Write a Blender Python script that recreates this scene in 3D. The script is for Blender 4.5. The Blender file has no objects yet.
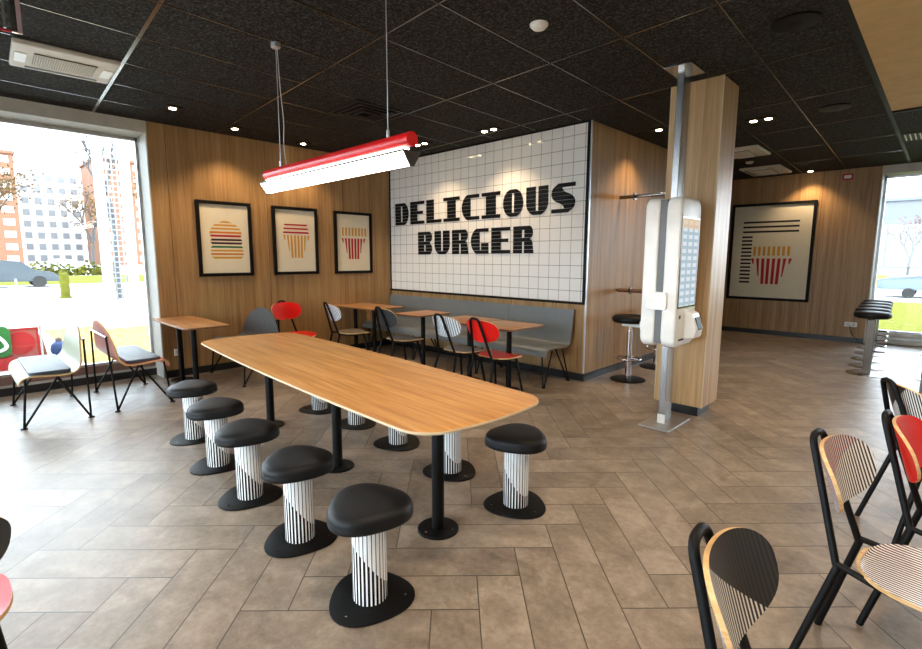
import bpy, bmesh, math, random
from mathutils import Vector, Matrix
random.seed(7)
PI = math.pi
scene = bpy.context.scene
COL = scene.collection
H = 3.065          # ceiling height

# ------------------------------------------------------------------ materials
def srgb(r, g, b):
    def f(c):
        c /= 255.0
        return c/12.92 if c <= 0.04045 else ((c+0.055)/1.055)**2.4
    return (f(r), f(g), f(b), 1.0)

class NT:
    """small helper round a node tree"""
    def __init__(self, name):
        self.m = bpy.data.materials.new(name); self.m.use_nodes = True
        self.t = self.m.node_tree; self.t.nodes.clear()
        self.out = self.n('ShaderNodeOutputMaterial')
    def n(self, typ, **kw):
        nd = self.t.nodes.new(typ)
        for k, v in kw.items(): setattr(nd, k, v)
        return nd
    def link(self, a, b): self.t.links.new(a, b)
    def put(self, sock, v):
        if hasattr(v, 'is_output'): self.link(v, sock)
        else: sock.default_value = v
    def math(self, op, a, b=None, c=None):
        nd = self.n('ShaderNodeMath', operation=op)
        self.put(nd.inputs[0], a)
        if b is not None: self.put(nd.inputs[1], b)
        if c is not None: self.put(nd.inputs[2], c)
        return nd.outputs[0]
    def mix(self, fac, a, b):
        nd = self.n('ShaderNodeMix', data_type='RGBA')
        self.put(nd.inputs[0], fac); self.put(nd.inputs[6], a); self.put(nd.inputs[7], b)
        return nd.outputs[2]
    def coords(self, scale=(1, 1, 1), kind='Object', rot=(0, 0, 0)):
        tc = self.n('ShaderNodeTexCoord'); mp = self.n('ShaderNodeMapping')
        mp.inputs['Scale'].default_value = scale; mp.inputs['Rotation'].default_value = rot
        self.link(tc.outputs[kind], mp.inputs[0]); return mp.outputs[0]
    def xyz(self, kind='Object'):
        tc = self.n('ShaderNodeTexCoord'); s = self.n('ShaderNodeSeparateXYZ')
        self.link(tc.outputs[kind], s.inputs[0]); return s.outputs
    def noise(self, vec, scale, detail=3, rough=.5, dist=0):
        nd = self.n('ShaderNodeTexNoise'); self.link(vec, nd.inputs['Vector'])
        nd.inputs['Scale'].default_value = scale; nd.inputs['Detail'].default_value = detail
        nd.inputs['Roughness'].default_value = rough; nd.inputs['Distortion'].default_value = dist
        return nd.outputs['Fac']
    def ramp(self, fac, stops):
        nd = self.n('ShaderNodeValToRGB'); e = nd.color_ramp.elements
        while len(e) < len(stops): e.new(.5)
        for i, (p, c) in enumerate(stops): e[i].position = p; e[i].color = c
        self.link(fac, nd.inputs[0]); return nd.outputs[0]
    def bsdf(self, color, rough=.5, metal=0, spec=.5, bump=None, bstr=.2, bdist=.01, coat=0):
        b = self.n('ShaderNodeBsdfPrincipled')
        self.put(b.inputs['Base Color'], color); self.put(b.inputs['Roughness'], rough)
        b.inputs['Metallic'].default_value = metal; b.inputs['Specular IOR Level'].default_value = spec
        b.inputs['Coat Weight'].default_value = coat
        if bump is not None:
            bp = self.n('ShaderNodeBump'); bp.inputs['Strength'].default_value = bstr
            bp.inputs['Distance'].default_value = bdist
            self.link(bump, bp.inputs['Height']); self.link(bp.outputs[0], b.inputs['Normal'])
        self.link(b.outputs[0], self.out.inputs[0]); return self.m

def plain(name, rgb, rough=.5, metal=0, spec=.5, coat=0, vary=.06):
    t = NT(name); c = srgb(*rgb)
    d = tuple(x*(1-vary) for x in c[:3])+(1,); l = tuple(min(1, x*(1+vary)) for x in c[:3])+(1,)
    return t.bsdf(t.ramp(t.noise(t.coords(), 9, 4), [(.3, d), (.7, l)]), rough, metal, spec, coat=coat)

def emit(name, rgb, strength):
    t = NT(name); e = t.n('ShaderNodeEmission'); e.inputs[0].default_value = srgb(*rgb); e.inputs[1].default_value = strength
    t.link(e.outputs[0], t.out.inputs[0]); return t.m

def wood(name, dark, mid, light, grain=(1, 1, 1), rough=.45, fine=(1, 1, 1), coat=0, spec=.4):
    t = NT(name)
    n1 = t.noise(t.coords(grain), 1.0, 4, .55, .6)
    n2 = t.noise(t.coords(fine), 1.0, 3, .6)
    f = t.math('ADD', t.math('MULTIPLY', n1, .62), t.math('MULTIPLY', n2, .38))
    return t.bsdf(t.ramp(f, [(.34, srgb(*dark)), (.5, srgb(*mid)), (.66, srgb(*light))]), rough, spec=spec, bump=n2, bstr=.04, coat=coat)

M = {}
# wall boards run vertically, about 1.2 m wide with a fine joint
def wall_wood(name, axis, joint0, step=1.22):
    t = NT(name); o = t.xyz()
    a = o[axis]
    sc = (14, 14, .55); fn = (90, 90, 2.2)
    n1 = t.noise(t.coords(sc), 1, 4, .55, .7); n2 = t.noise(t.coords(fn), 1, 3, .6)
    f = t.math('ADD', t.math('MULTIPLY', n1, .6), t.math('MULTIPLY', n2, .4))
    c = t.ramp(f, [(.33, srgb(134, 100, 62)), (.5, srgb(167, 129, 84)), (.67, srgb(187, 151, 104))])
    u = t.math('DIVIDE', t.math('SUBTRACT', a, joint0), step)
    idx = t.math('FLOOR', u); fr = t.math('FRACT', u)
    wn = t.n('ShaderNodeTexWhiteNoise', noise_dimensions='1D'); t.link(idx, wn.inputs['W'])
    k = t.math('ADD', t.math('MULTIPLY', wn.outputs['Value'], .12), .92)
    hv = t.n('ShaderNodeHueSaturation'); t.link(c, hv.inputs['Color']); t.link(k, hv.inputs['Value'])
    j = t.math('LESS_THAN', t.math('ABSOLUTE', t.math('SUBTRACT', fr, .5)), .4975)
    return t.bsdf(t.mix(j, srgb(90, 62, 36), hv.outputs[0]), .42, spec=.35, bump=n2, bstr=.05)
M['wall_x0'] = wall_wood('oak_boards_left', 1, .30)
M['wall_y'] = wall_wood('oak_boards_far', 0, .2)
M['wall_x'] = wall_wood('oak_boards_side', 1, .0)
M['pillar'] = wood('pillar_oak', (160, 124, 82), (188, 152, 106), (206, 173, 128), (16, 16, .5), .4, (95, 95, 2))
M['table'] = wood('table_oak', (176, 119, 62), (206, 148, 86), (226, 172, 110), (1.1, 16, 16), .33, (3, 70, 70), coat=.15)
M['smalltable'] = wood('small_table_oak', (150, 106, 66), (180, 132, 86), (200, 156, 110), (1.2, 16, 16), .38, (3, 70, 70))
M['edge'] = plain('pale_table_edge', (206, 184, 150), .6)
M['ply'] = wood('plywood_edge', (190, 148, 92), (214, 176, 122), (228, 196, 146), (8, 8, 60), .5, (20, 20, 160))
M['rail'] = wood('brown_rail', (104, 70, 44), (128, 90, 60), (146, 106, 74), (2, 20, 20), .4, (4, 60, 60))
M['black'] = plain('black_metal', (11, 11, 12), .5, 0, .18)
M['blackmatt'] = plain('black_matt', (12, 12, 13), .6, 0, .2)
M['skirt'] = plain('black_skirting', (24, 25, 28), .35)
M['leather'] = plain('black_leatherette', (15, 16, 18), .52, 0, .28, vary=.12)
M['chrome'] = plain('chrome', (225, 225, 228), .08, 1)
M['steel'] = plain('brushed_steel', (176, 176, 176), .26, 1)
M['darksteel'] = plain('dark_steel', (120, 120, 120), .22, 1)
M['alu'] = plain('aluminium', (205, 205, 205), .35, .8)
M['white'] = plain('white_plastic', (236, 236, 232), .3)
M['offwhite'] = plain('off_white_paint', (214, 208, 194), .5)
M['sill'] = plain('brown_sill', (112, 84, 74), .5)
M['cap'] = plain('dark_brown_cap', (44, 34, 28), .5)
M['reveal'] = plain('window_reveal', (200, 196, 184), .6)
M['beige'] = plain('beige_ceiling_board', (206, 176, 122), .7, vary=.08)
M['red'] = plain('red_lacquer', (222, 22, 18), .28, vary=.04)
M['redmetal'] = plain('red_powder_coat', (214, 20, 24), .35, vary=.03)
M['grey_pad'] = plain('grey_vinyl', (66, 72, 82), .5, vary=.08)
M['grey_shell'] = plain('grey_shell', (86, 92, 96), .4, vary=.08)
M['bench'] = plain('grey_laminate', (112, 116, 116), .35, vary=.05)
M['green_shell'] = plain('pale_olive_lacquer', (130, 130, 96), .35, vary=.05)
M['salmon_shell'] = plain('brick_red_lacquer', (226, 122, 100), .35, vary=.05)
M['paper'] = plain('art_paper', (226, 216, 190), .7, vary=.02)
M['gold'] = plain('ink_gold', (208, 152, 52), .7, vary=.02)
M['orange'] = plain('ink_orange', (206, 122, 38), .7, vary=.02)
M['inkred'] = plain('ink_red', (178, 24, 38), .7, vary=.02)
M['maroon'] = plain('ink_maroon', (52, 18, 24), .7, vary=.02)
M['inkgreen'] = plain('ink_green', (30, 104, 56), .7, vary=.02)
M['inkblack'] = plain('ink_black', (20, 20, 26), .7, vary=.02)
M['letter'] = plain('letter_black', (12, 12, 13), .5, 0, .2, vary=.02)
M['seat_taupe'] = plain('taupe_laminate', (120, 108, 92), .4)
M['seat_grey'] = plain('grey_seat_laminate', (122, 122, 122), .38)
M['seat_dark'] = plain('charcoal_laminate', (52, 56, 60), .4)
M['lamp'] = emit('lamp_diffuser', (255, 246, 232), 9)
M['spot'] = emit('spot_bulb', (255, 226, 176), 26)
M['screen_off'] = plain('screen_glass', (30, 34, 40), .1)
def mk_screen():
    t = NT('menu_screen'); o = t.xyz()
    r = t.math('FRACT', t.math('MULTIPLY', o[2], 17.0)); c = t.math('FRACT', t.math('MULTIPLY', o[1], 8.0))
    k = t.math('MULTIPLY', t.math('LESS_THAN', t.math('ABSOLUTE', t.math('SUBTRACT', r, .5)), .28), t.math('LESS_THAN', t.math('ABSOLUTE', t.math('SUBTRACT', c, .5)), .34))
    top = t.math('GREATER_THAN', o[2], 1.745)
    col = t.mix(t.math('MULTIPLY', k, .55), srgb(176, 194, 204), srgb(250, 252, 255))
    col = t.mix(t.math('MULTIPLY', top, .6), col, srgb(240, 196, 140))
    e = t.n('ShaderNodeEmission'); t.link(col, e.inputs[0]); e.inputs[1].default_value = .8
    t.link(e.outputs[0], t.out.inputs[0]); return t.m
M['screen'] = mk_screen()

def mk_ceiling():
    t = NT('black_acoustic_tile'); v = t.coords()
    n = t.noise(v, 52, 4, .75); n2 = t.noise(v, 22, 2)
    c = t.ramp(n, [(.36, srgb(20, 20, 19)), (.5, srgb(42, 41, 39)), (.66, srgb(84, 82, 78))])
    return t.bsdf(c, .9, spec=.15, bump=n, bstr=.5, bdist=.01)
M['ceiling'] = mk_ceiling()

def mk_floor():
    """herringbone stone planks laid at 45 degrees to the room, one plank four widths long"""
    t = NT('stone_herringbone'); o = t.xyz()
    r = .70710678
    u = t.math('DIVIDE', t.math('ADD', t.math('MULTIPLY', t.math('ADD', o[0], o[1]), r), .035), .2050)
    v = t.math('DIVIDE', t.math('ADD', t.math('MULTIPLY', t.math('SUBTRACT', o[1], o[0]), r), 5.967), .2285)
    i = t.math('FLOOR', u); j = t.math('FLOOR', v); fu = t.math('FRACT', u); fv = t.math('FRACT', v)
    k = t.math('FLOORED_MODULO', t.math('ADD', t.math('SUBTRACT', i, j), 3.0), 8.0)
    k = t.math('ROUND', k)
    hor = t.math('LESS_THAN', k, 3.5); ver = t.math('SUBTRACT', 1.0, hor)
    def pick(a, b): return t.math('ADD', t.math('MULTIPLY', hor, a), t.math('MULTIPLY', ver, b))
    along = pick(t.math('ADD', k, fu), t.math('ADD', t.math('SUBTRACT', 7.0, k), fv))
    across = pick(fv, fu)
    idx = pick(t.math('SUBTRACT', i, k), i)
    idy = pick(j, t.math('SUBTRACT', j, t.math('SUBTRACT', 7.0, k)))
    d = t.math('MINIMUM', t.math('MINIMUM', across, t.math('SUBTRACT', 1.0, across)),
               t.math('MINIMUM', along, t.math('SUBTRACT', 4.0, along)))
    grout = t.math('LESS_THAN', d, .0135)
    cb = t.n('ShaderNodeCombineXYZ'); t.link(idx, cb.inputs[0]); t.link(idy, cb.inputs[1]); t.link(hor, cb.inputs[2])
    wn = t.n('ShaderNodeTexWhiteNoise', noise_dimensions='3D'); t.link(cb.outputs[0], wn.inputs['Vector'])
    # clouds differ from plank to plank
    tc = t.n('ShaderNodeTexCoord'); add = t.n('ShaderNodeVectorMath', operation='MULTIPLY_ADD')
    t.link(wn.outputs['Color'], add.inputs[0]); add.inputs[1].default_value = (30, 30, 30); t.link(tc.outputs['Object'], add.inputs[2])
    n1 = t.noise(add.outputs[0], 4.5, 6, .62, .6); n2 = t.noise(add.outputs[0], 30, 5, .7)
    f = t.math('ADD', t.math('ADD', t.math('MULTIPLY', n1, .54), t.math('MULTIPLY', n2, .34)), t.math('MULTIPLY', wn.outputs['Value'], .12))
    c = t.ramp(f, [(.32, srgb(104, 91, 78)), (.5, srgb(142, 127, 111)), (.68, srgb(176, 160, 142))])
    rough = t.math('ADD', t.math('MULTIPLY', n2, .2), .3)
    return t.bsdf(t.mix(grout, c, srgb(74, 64, 56)), rough, spec=.5, bump=t.math('SUBTRACT', n1, t.math('MULTIPLY', grout, 1.2)), bstr=.1, bdist=.008)
M['floor'] = mk_floor()

def mk_tiles():
    t = NT('white_glazed_tiles'); o = t.xyz()
    fx = t.math('FRACT', t.math('DIVIDE', t.math('SUBTRACT', o[0], 3.709), .1553))
    fz = t.math('FRACT', t.math('DIVIDE', t.math('SUBTRACT', o[2], 3.080), .1522))
    dx = t.math('MINIMUM', fx, t.math('SUBTRACT', 1.0, fx)); dz = t.math('MINIMUM', fz, t.math('SUBTRACT', 1.0, fz))
    g = t.math('LESS_THAN', t.math('MINIMUM', dx, dz), .018)
    edge = t.math('SMOOTH_MIN', t.math('MINIMUM', dx, dz), .08, .03)
    return t.bsdf(t.mix(g, srgb(238, 236, 230), srgb(112, 106, 98)), t.math('ADD', t.math('MULTIPLY', g, .5), .07), spec=.5, bump=edge, bstr=.25, bdist=.01)
M['tiles'] = mk_tiles()

def mk_stool_tube():
    """black and white upright stripes; below a leaning curve the black gets wide"""
    t = NT('striped_tube'); o = t.xyz()
    ang = t.math('ARCTAN2', o[1], o[0])
    s = t.math('FRACT', t.math('MULTIPLY', ang, 26/(2*PI)))
    curve = t.math('ADD', .175, t.math('MULTIPLY', t.math('SINE', t.math('ADD', ang, .2)), .10))
    low = t.math('LESS_THAN', o[2], curve)
    th = t.math('ADD', t.math('MULTIPLY', low, .38), .20)
    k = t.math('LESS_THAN', s, th)
    return t.bsdf(t.mix(k, srgb(236, 236, 236), srgb(22, 22, 24)), .25, spec=.5)
M['stooltube'] = mk_stool_tube()

def mk_stripes(name, axis, n, duty, dark=(24, 22, 24), light=(240, 236, 232), diag=None, shade=None, tint=None):
    """stripes across a panel in its own coordinates; diag = (a, b, c): black where a*x+b*z > c"""
    t = NT(name); o = t.xyz()
    s = t.math('FRACT', t.math('MULTIPLY', o[axis], n))
    k = t.math('LESS_THAN', s, duty)
    c = t.mix(k, srgb(*light), srgb(*dark))
    if diag:
        a, b, cc = diag
        reg = t.math('GREATER_THAN', t.math('ADD', t.math('MULTIPLY', o[0], a), t.math('MULTIPLY', o[2], b)), cc)
        if tint: c2 = t.mix(k, srgb(*tint), srgb(*dark))
        else: c2 = t.mix(k, srgb(48, 46, 46), srgb(20, 20, 21))
        c = t.mix(reg, c, c2)
    return t.bsdf(c, .35)
M['stripeA'] = mk_stripes('striped_laminate_black_corner', 0, 72, .55, diag=(-.8, 1.0, .762))
M['stripeB'] = mk_stripes('striped_laminate_fine', 0, 74, .5, diag=(.45, 1.0, .74), tint=(224, 194, 196))
M['stripeS'] = mk_stripes('striped_seat', 0, 62, .5)
M['stripeW'] = mk_stripes('pale_striped_laminate', 0, 40, .34, dark=(70, 76, 84), light=(222, 228, 232))

def mk_glass():
    t = NT('window_glass'); tr = t.n('ShaderNodeBsdfTransparent'); gl = t.n('ShaderNodeBsdfGlossy')
    tr.inputs[0].default_value = (.97, .985, .98, 1); gl.inputs['Roughness'].default_value = .0
    fr = t.n('ShaderNodeFresnel'); fr.inputs[0].default_value = 1.45
    mx = t.n('ShaderNodeMixShader'); t.link(fr.outputs[0], mx.inputs[0]); t.link(tr.outputs[0], mx.inputs[1]); t.link(gl.outputs[0], mx.inputs[2])
    t.link(mx.outputs[0], t.out.inputs[0]); return t.m
M['glass'] = mk_glass()
# outdoors
M['paving'] = plain('pale_paving', (150, 149, 146), .9, 0, .1)
M['lawn'] = plain('lawn_green', (88, 89, 42), 1, 0, 0, vary=.35)
M['drylawn'] = plain('dry_yellow_grass', (126, 112, 72), 1, 0, 0, vary=.4)
M['asphalt'] = plain('pale_road', (132, 132, 134), .8)
M['brick'] = plain('orange_brick', (112, 74, 52), .8, vary=.12)
M['render'] = plain('white_render', (186, 186, 184), .8)
M['greyrender'] = plain('grey_render', (94, 97, 102), .8)
M['winlight'] = plain('pale_window', (190, 190, 190), .3)
M['windark'] = plain('grey_window', (104, 106, 110), .3)
M['bark'] = plain('grey_bark', (62, 60, 60), .9)
M['leafy'] = plain('autumn_leaves', (92, 68, 34), .9, vary=.35)
M['leafred'] = plain('russet_leaves', (96, 70, 62), .9, vary=.3)
M['hedge'] = plain('yellow_green_hedge', (78, 78, 26), 1, 0, .05, vary=.3)
M['carblue'] = plain('blue_grey_car', (20, 34, 42), .25)
M['carwhite'] = plain('pale_car', (62, 76, 86), .5)
M['tyre'] = plain('tyre', (24, 24, 24), .8)
M['boardred'] = plain('board_red', (150, 20, 20), .5)
M['boardpink'] = plain('board_pink', (150, 76, 70), .5)
M['boardgreen'] = plain('board_green', (26, 96, 34), .5)
M['cone'] = plain('cone_orange', (120, 58, 38), .6)
M['bluefig'] = plain('figure_blue', (26, 52, 100), .7)
M['brownfig'] = plain('figure_brown', (90, 70, 58), .7)
M['band'] = plain('grey_band', (92, 94, 96), .4)
M['satin'] = plain('satin_steel', (170, 170, 168), .45, 1)
M['columnsteel'] = plain('brown_steel', (92, 84, 76), .35, 1)
M['frost'] = plain('pinkish_acrylic', (196, 170, 176), .3)
M['grey'] = plain('mid_grey', (120, 124, 128), .5)

# ------------------------------------------------------------------ mesh helpers
def box(bm, x0, x1, y0, y1, z0, z1, mi=0):
    vs = [bm.verts.new(c) for c in ((x0, y0, z0), (x1, y0, z0), (x1, y1, z0), (x0, y1, z0), (x0, y0, z1), (x1, y0, z1), (x1, y1, z1), (x0, y1, z1))]
    for f in ((3, 2, 1, 0), (4, 5, 6, 7), (0, 1, 5, 4), (1, 2, 6, 5), (2, 3, 7, 6), (3, 0, 4, 7)):
        bm.faces.new([vs[i] for i in f]).material_index = mi
    return vs

def prism(bm, out, z0, z1, bev=0, seg=3, mi=0, side=None):
    """outline (counter-clockwise) extruded in z with rounded rims"""
    n = len(out); cx = sum(p[0] for p in out)/n; cy = sum(p[1] for p in out)/n
    R = max(math.hypot(p[0]-cx, p[1]-cy) for p in out)
    rings = []
    if bev:
        for q in range(seg+1):
            a = PI/2*q/seg; rings.append((1-bev*(1-math.sin(a))/R, z0+bev*(1-math.cos(a))))
        for q in range(seg+1):
            a = PI/2*q/seg; rings.append((1-bev*(1-math.cos(a))/R, z1-bev*(1-math.sin(a))))
    else: rings = [(1, z0), (1, z1)]
    V = [[bm.verts.new((cx+(x-cx)*s, cy+(y-cy)*s, z)) for x, y in out] for s, z in rings]
    for a, b in zip(V, V[1:]):
        for i in range(n):
            f = bm.faces.new((a[i], a[(i+1) % n], b[(i+1) % n], b[i])); f.material_index = mi if side is None else side
    bm.faces.new(V[0][::-1]).material_index = mi; bm.faces.new(V[-1]).material_index = mi

def tube(bm, pts, r, seg=10, closed=False, mi=0):
    P = [Vector(p) for p in pts]; n = len(P); rings = []
    up = None
    for i in range(n):
        if closed: d = (P[(i+1) % n]-P[i-1]).normalized()
        else: d = ((P[min(i+1, n-1)]-P[i]).normalized()+(P[i]-P[max(i-1, 0)]).normalized()).normalized()
        if up is None:
            up = Vector((0, 0, 1)) if abs(d.z) < .9 else Vector((1, 0, 0))
        s = d.cross(up).normalized(); up = s.cross(d).normalized()
        rr = r[i] if isinstance(r, (list, tuple)) else r
        rings.append([bm.verts.new(P[i]+(s*math.cos(2*PI*k/seg)+up*math.sin(2*PI*k/seg))*rr) for k in range(seg)])
    m = n if closed else n-1
    for i in range(m):
        a, b = rings[i], rings[(i+1) % n]
        for k in range(seg): bm.faces.new((a[k], a[(k+1) % seg], b[(k+1) % seg], b[k])).material_index = mi
    if not closed:
        bm.faces.new(rings[0][::-1]).material_index = mi; bm.faces.new(rings[-1]).material_index = mi

def bend(pts, rad=.03, seg=5):
    """round the corners of a polyline"""
    P = [Vector(p) for p in pts]; out = [P[0]]
    for a, b, c in zip(P, P[1:], P[2:]):
        r = min(rad, (a-b).length*.45, (c-b).length*.45)
        p0 = b+(a-b).normalized()*r; p1 = b+(c-b).normalized()*r
        for q in range(seg+1):
            t = q/seg; out.append((1-t)**2*p0+2*t*(1-t)*b+t*t*p1)
    out.append(P[-1]); return out

def lathe(bm, prof, seg=24, c=(0, 0), mi=0):
    V = [[bm.verts.new((c[0]+r*math.cos(2*PI*k/seg), c[1]+r*math.sin(2*PI*k/seg), z)) for k in range(seg)] for r, z in prof]
    for a, b in zip(V, V[1:]):
        for k in range(seg): bm.faces.new((a[k], a[(k+1) % seg], b[(k+1) % seg], b[k])).material_index = mi
    if prof[0][0] > 1e-6: bm.faces.new(V[0][::-1]).material_index = mi
    if prof[-1][0] > 1e-6: bm.faces.new(V[-1]).material_index = mi

def sheet(bm, fn, nu, nv, th, mf=0, me=0, mb=0):
    """a bent sheet fn(u, v) -> point, thickness th along its normal; front, edge, back material slots"""
    e = 1e-3; F = []; B = []
    for a in range(nu+1):
        f = []; b = []
        for c in range(nv+1):
            u, v = a/nu, c/nv; p = Vector(fn(u, v))
            uc, vc = min(max(u, e), 1-e), min(max(v, e), 1-e)
            du = Vector(fn(uc+e, vc))-Vector(fn(uc-e, vc)); dv = Vector(fn(uc, vc+e))-Vector(fn(uc, vc-e))
            nn = du.cross(dv)
            nn = nn.normalized() if nn.length > 1e-12 else Vector((0, 0, 1))
            f.append(bm.verts.new(p)); b.append(bm.verts.new(p-nn*th))
        F.append(f); B.append(b)
    for a in range(nu):
        for c in range(nv):
            bm.faces.new((F[a][c], F[a+1][c], F[a+1][c+1], F[a][c+1])).material_index = mf
            bm.faces.new((B[a][c+1], B[a+1][c+1], B[a+1][c], B[a][c])).material_index = mb
    def strip(x, y):
        for i in range(len(x)-1): bm.faces.new((x[i], x[i+1], y[i+1], y[i])).material_index = me
    strip([F[i][0] for i in range(nu+1)], [B[i][0] for i in range(nu+1)]); strip([F[i][nv] for i in range(nu+1)], [B[i][nv] for i in range(nu+1)])
    strip(F[0], B[0]); strip(F[nu], B[nu])

def new(): return bmesh.new()
def obj(name, bm, mats, parent=None, smooth=None, loc=None, bevel=0):
    me = bpy.data.meshes.new(name)
    bmesh.ops.remove_doubles(bm, verts=bm.verts, dist=1e-6)
    bmesh.ops.recalc_face_normals(bm, faces=bm.faces)
    bm.to_mesh(me); bm.free()
    for m in (mats if isinstance(mats, (list, tuple)) else [mats]): me.materials.append(M[m] if isinstance(m, str) else m)
    if smooth:
        me.polygons.foreach_set('use_smooth', [True]*len(me.polygons))
        try: me.set_sharp_from_angle(angle=math.radians(smooth))
        except Exception: pass
    o = bpy.data.objects.new(name, me); COL.objects.link(o)
    if parent: o.parent = parent
    if loc: o.location = loc
    if bevel:
        md = o.modifiers.new('bevel', 'BEVEL'); md.width = bevel; md.segments = 2; md.limit_method = 'ANGLE'
    return o
def tag(o, label, cat, group=None):
    o['label'] = label; o['category'] = cat
    if group: o['group'] = group
    return o
def thing(name, label, cat, loc=(0, 0, 0), rz=0, group=None):
    o = bpy.data.objects.new(name, None); o.empty_display_size = .1; COL.objects.link(o)
    o.location = loc; o.rotation_euler = (0, 0, rz)
    return tag(o, label, cat, group)
def struct(name, bm, mats, parent=None, **k):
    o = obj(name, bm, mats, parent, **k)
    if not parent: o['kind'] = 'structure'
    return o
def dup(root, loc, rz, label, group=None):
    r = root.copy(); COL.objects.link(r); r.location = loc; r.rotation_euler = (0, 0, rz); r['label'] = label
    if group: r['group'] = group
    for ch in list(root.children):
        c = ch.copy(); COL.objects.link(c); c.parent = r
        for g in list(ch.children):
            d = g.copy(); COL.objects.link(d); d.parent = c
    return r
def quick(f, *a, **k):
    bm = new(); f(bm, *a, **k); return bm

# ------------------------------------------------------------------ the room
XR, YB, YF = 10.2, -9.0, 5.94
struct('floor', quick(box, -.50, XR, YB, YF+.50, -.12, 0), 'floor')
struct('ceiling', quick(box, -.50, XR, YB, YF+.50, H, H+.12), 'ceiling')
struct('wall_left', quick(box, -.50, 0, -3.548, .0, 0, H), 'wall_x0')
struct('wall_centre', quick(box, -.50, 3.77, 0, .12, 0, H), 'wall_y')
struct('wall_side', quick(box, 3.65, 3.77, .12, 3.6, 0, H), 'wall_x')
struct('wall_recess', quick(box, 1.0, 3.65, 3.48, 3.6, 0, H), 'wall_y')
struct('wall_end', quick(box, .88, 1.0, 3.48, YF, 0, H), 'wall_x')
struct('wall_far', quick(box, .88, 5.895, YF, YF+.50, 0, H), 'wall_y')
struct('wall_right', quick(box, XR, XR+.15, YB, YF+.50, 0, H), 'offwhite')
# pale strip on the outer corner of the panelled block
struct('trim_1', quick(box, 3.762, 3.777, -.010, .012, .1, H), 'alu')
# skirtings
struct('baseboard_left', quick(box, 0, .015, -3.548, 0, 0, .09), 'skirt')
struct('baseboard_centre', quick(box, 0, 3.785, -.015, 0, 0, .09), 'skirt')
struct('baseboard_side', quick(box, 3.77, 3.785, 0, 3.6, 0, .09), 'skirt')
struct('baseboard_far', quick(box, 1.0, 5.895, YF-.015, YF, 0, .09), 'skirt')

# windows: a deep frame, panes and a sill each
def window(name, horizontal, a0, a1, plane, mull, inward, z0=.20, z1=2.93, deep=.50, foot='skirt'):
    """horizontal: runs along x (else along y); plane: inner wall plane; inward: +1 if the room is on the + side"""
    def b(bm, s0, s1, d0, d1, zz0, zz1):
        d0, d1 = sorted((plane-inward*d0, plane-inward*d1))
        if horizontal: box(bm, s0, s1, d0, d1, zz0, zz1)
        else: box(bm, d0, d1, s0, s1, zz0, zz1)
    bm = new(); b(bm, a0, a1, .0, deep, z1, H)          # lintel
    w = struct(name, bm, 'reveal')
    bm = new(); b(bm, a0, a1, .30, deep, 0, .088); obj('plinth', bm, foot, w)
    bm = new(); b(bm, a0, a1, .305, deep, .088, .115); obj('aluminium_strip', bm, 'alu', w)
    bm = new(); b(bm, a0, a1, .33, deep, .115, z0); obj('window_sill', bm, 'sill' if foot == 'skirt' else foot, w)
    bm = new()
    for s in mull: b(bm, s-.025, s+.025, .36, .42, z0, z1)
    b(bm, a0, a1, .36, .42, z1-.04, z1); b(bm, a0, a1, .36, .42, z0, z0+.03)
    obj('window_frame', bm, 'alu', w)
    for s0, s1 in zip(mull, mull[1:]):
        bm = new(); b(bm, s0+.025, s1-.025, .385, .395, z0+.03, z1-.04); obj('pane', bm, 'glass', w)
    return w
w1 = window('window_1', False, YB, -3.548, 0, [YB+.03, -7.4, -5.62, -3.565], 1)
struct('trim_2', quick(box, -.36, -.0005, -3.562, -3.548, .0, 2.93), 'reveal')
w2 = window('window_2', True, 5.895, XR, YF, [5.92, 7.9, XR-.03], -1, foot='white')
struct('trim_8', quick(box, 5.895, 5.91, YF+.001, YF+.36, .0, 2.93), 'reveal')
window('window_3', True, -.50, 7.6, YB, [-.27, 2.3, 4.9, 7.57], 1)
struct('wall_rear', quick(box, 7.6, XR, YB-.5, YB, 0, H), 'offwhite')

# clad column
px0, px1, py0, py1 = 4.868, 5.320, -.498, -.081
col = struct('pillar', quick(box, px0, px1, py0, py1, .10, H), 'pillar', bevel=.004)
obj('pillar_base', quick(box, px0+.05, px1-.05, py0+.05, py1-.05, 0, .10), 'skirt', col)
bm = new(); box(bm, px1-.006, px1+.003, py0-.003, py0+.006, .1, H); obj('corner_strip', bm, 'edge', col)
bm = new(); box(bm, px0-.003, px0+.004, py0-.003, py0+.006, .1, H); obj('corner_strip', bm, 'edge', col)

# tiled panel with black frame, the lettering on it
panel = struct('trim_3', quick(box, .0, 3.76, -.022, 0, .972, H-.004), 'tiles')
bm = new()
box(bm, 0.02, 3.762, -.034, 0, .940, .966); box(bm, 0.02, 3.762, -.034, 0, H-.020, H-.001)
box(bm, 0.02, .045, -.034, 0, .966, H-.020); box(bm, 3.738, 3.762, -.034, 0, .966, H-.020)
obj('panel_frame', bm, 'black', panel)

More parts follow.
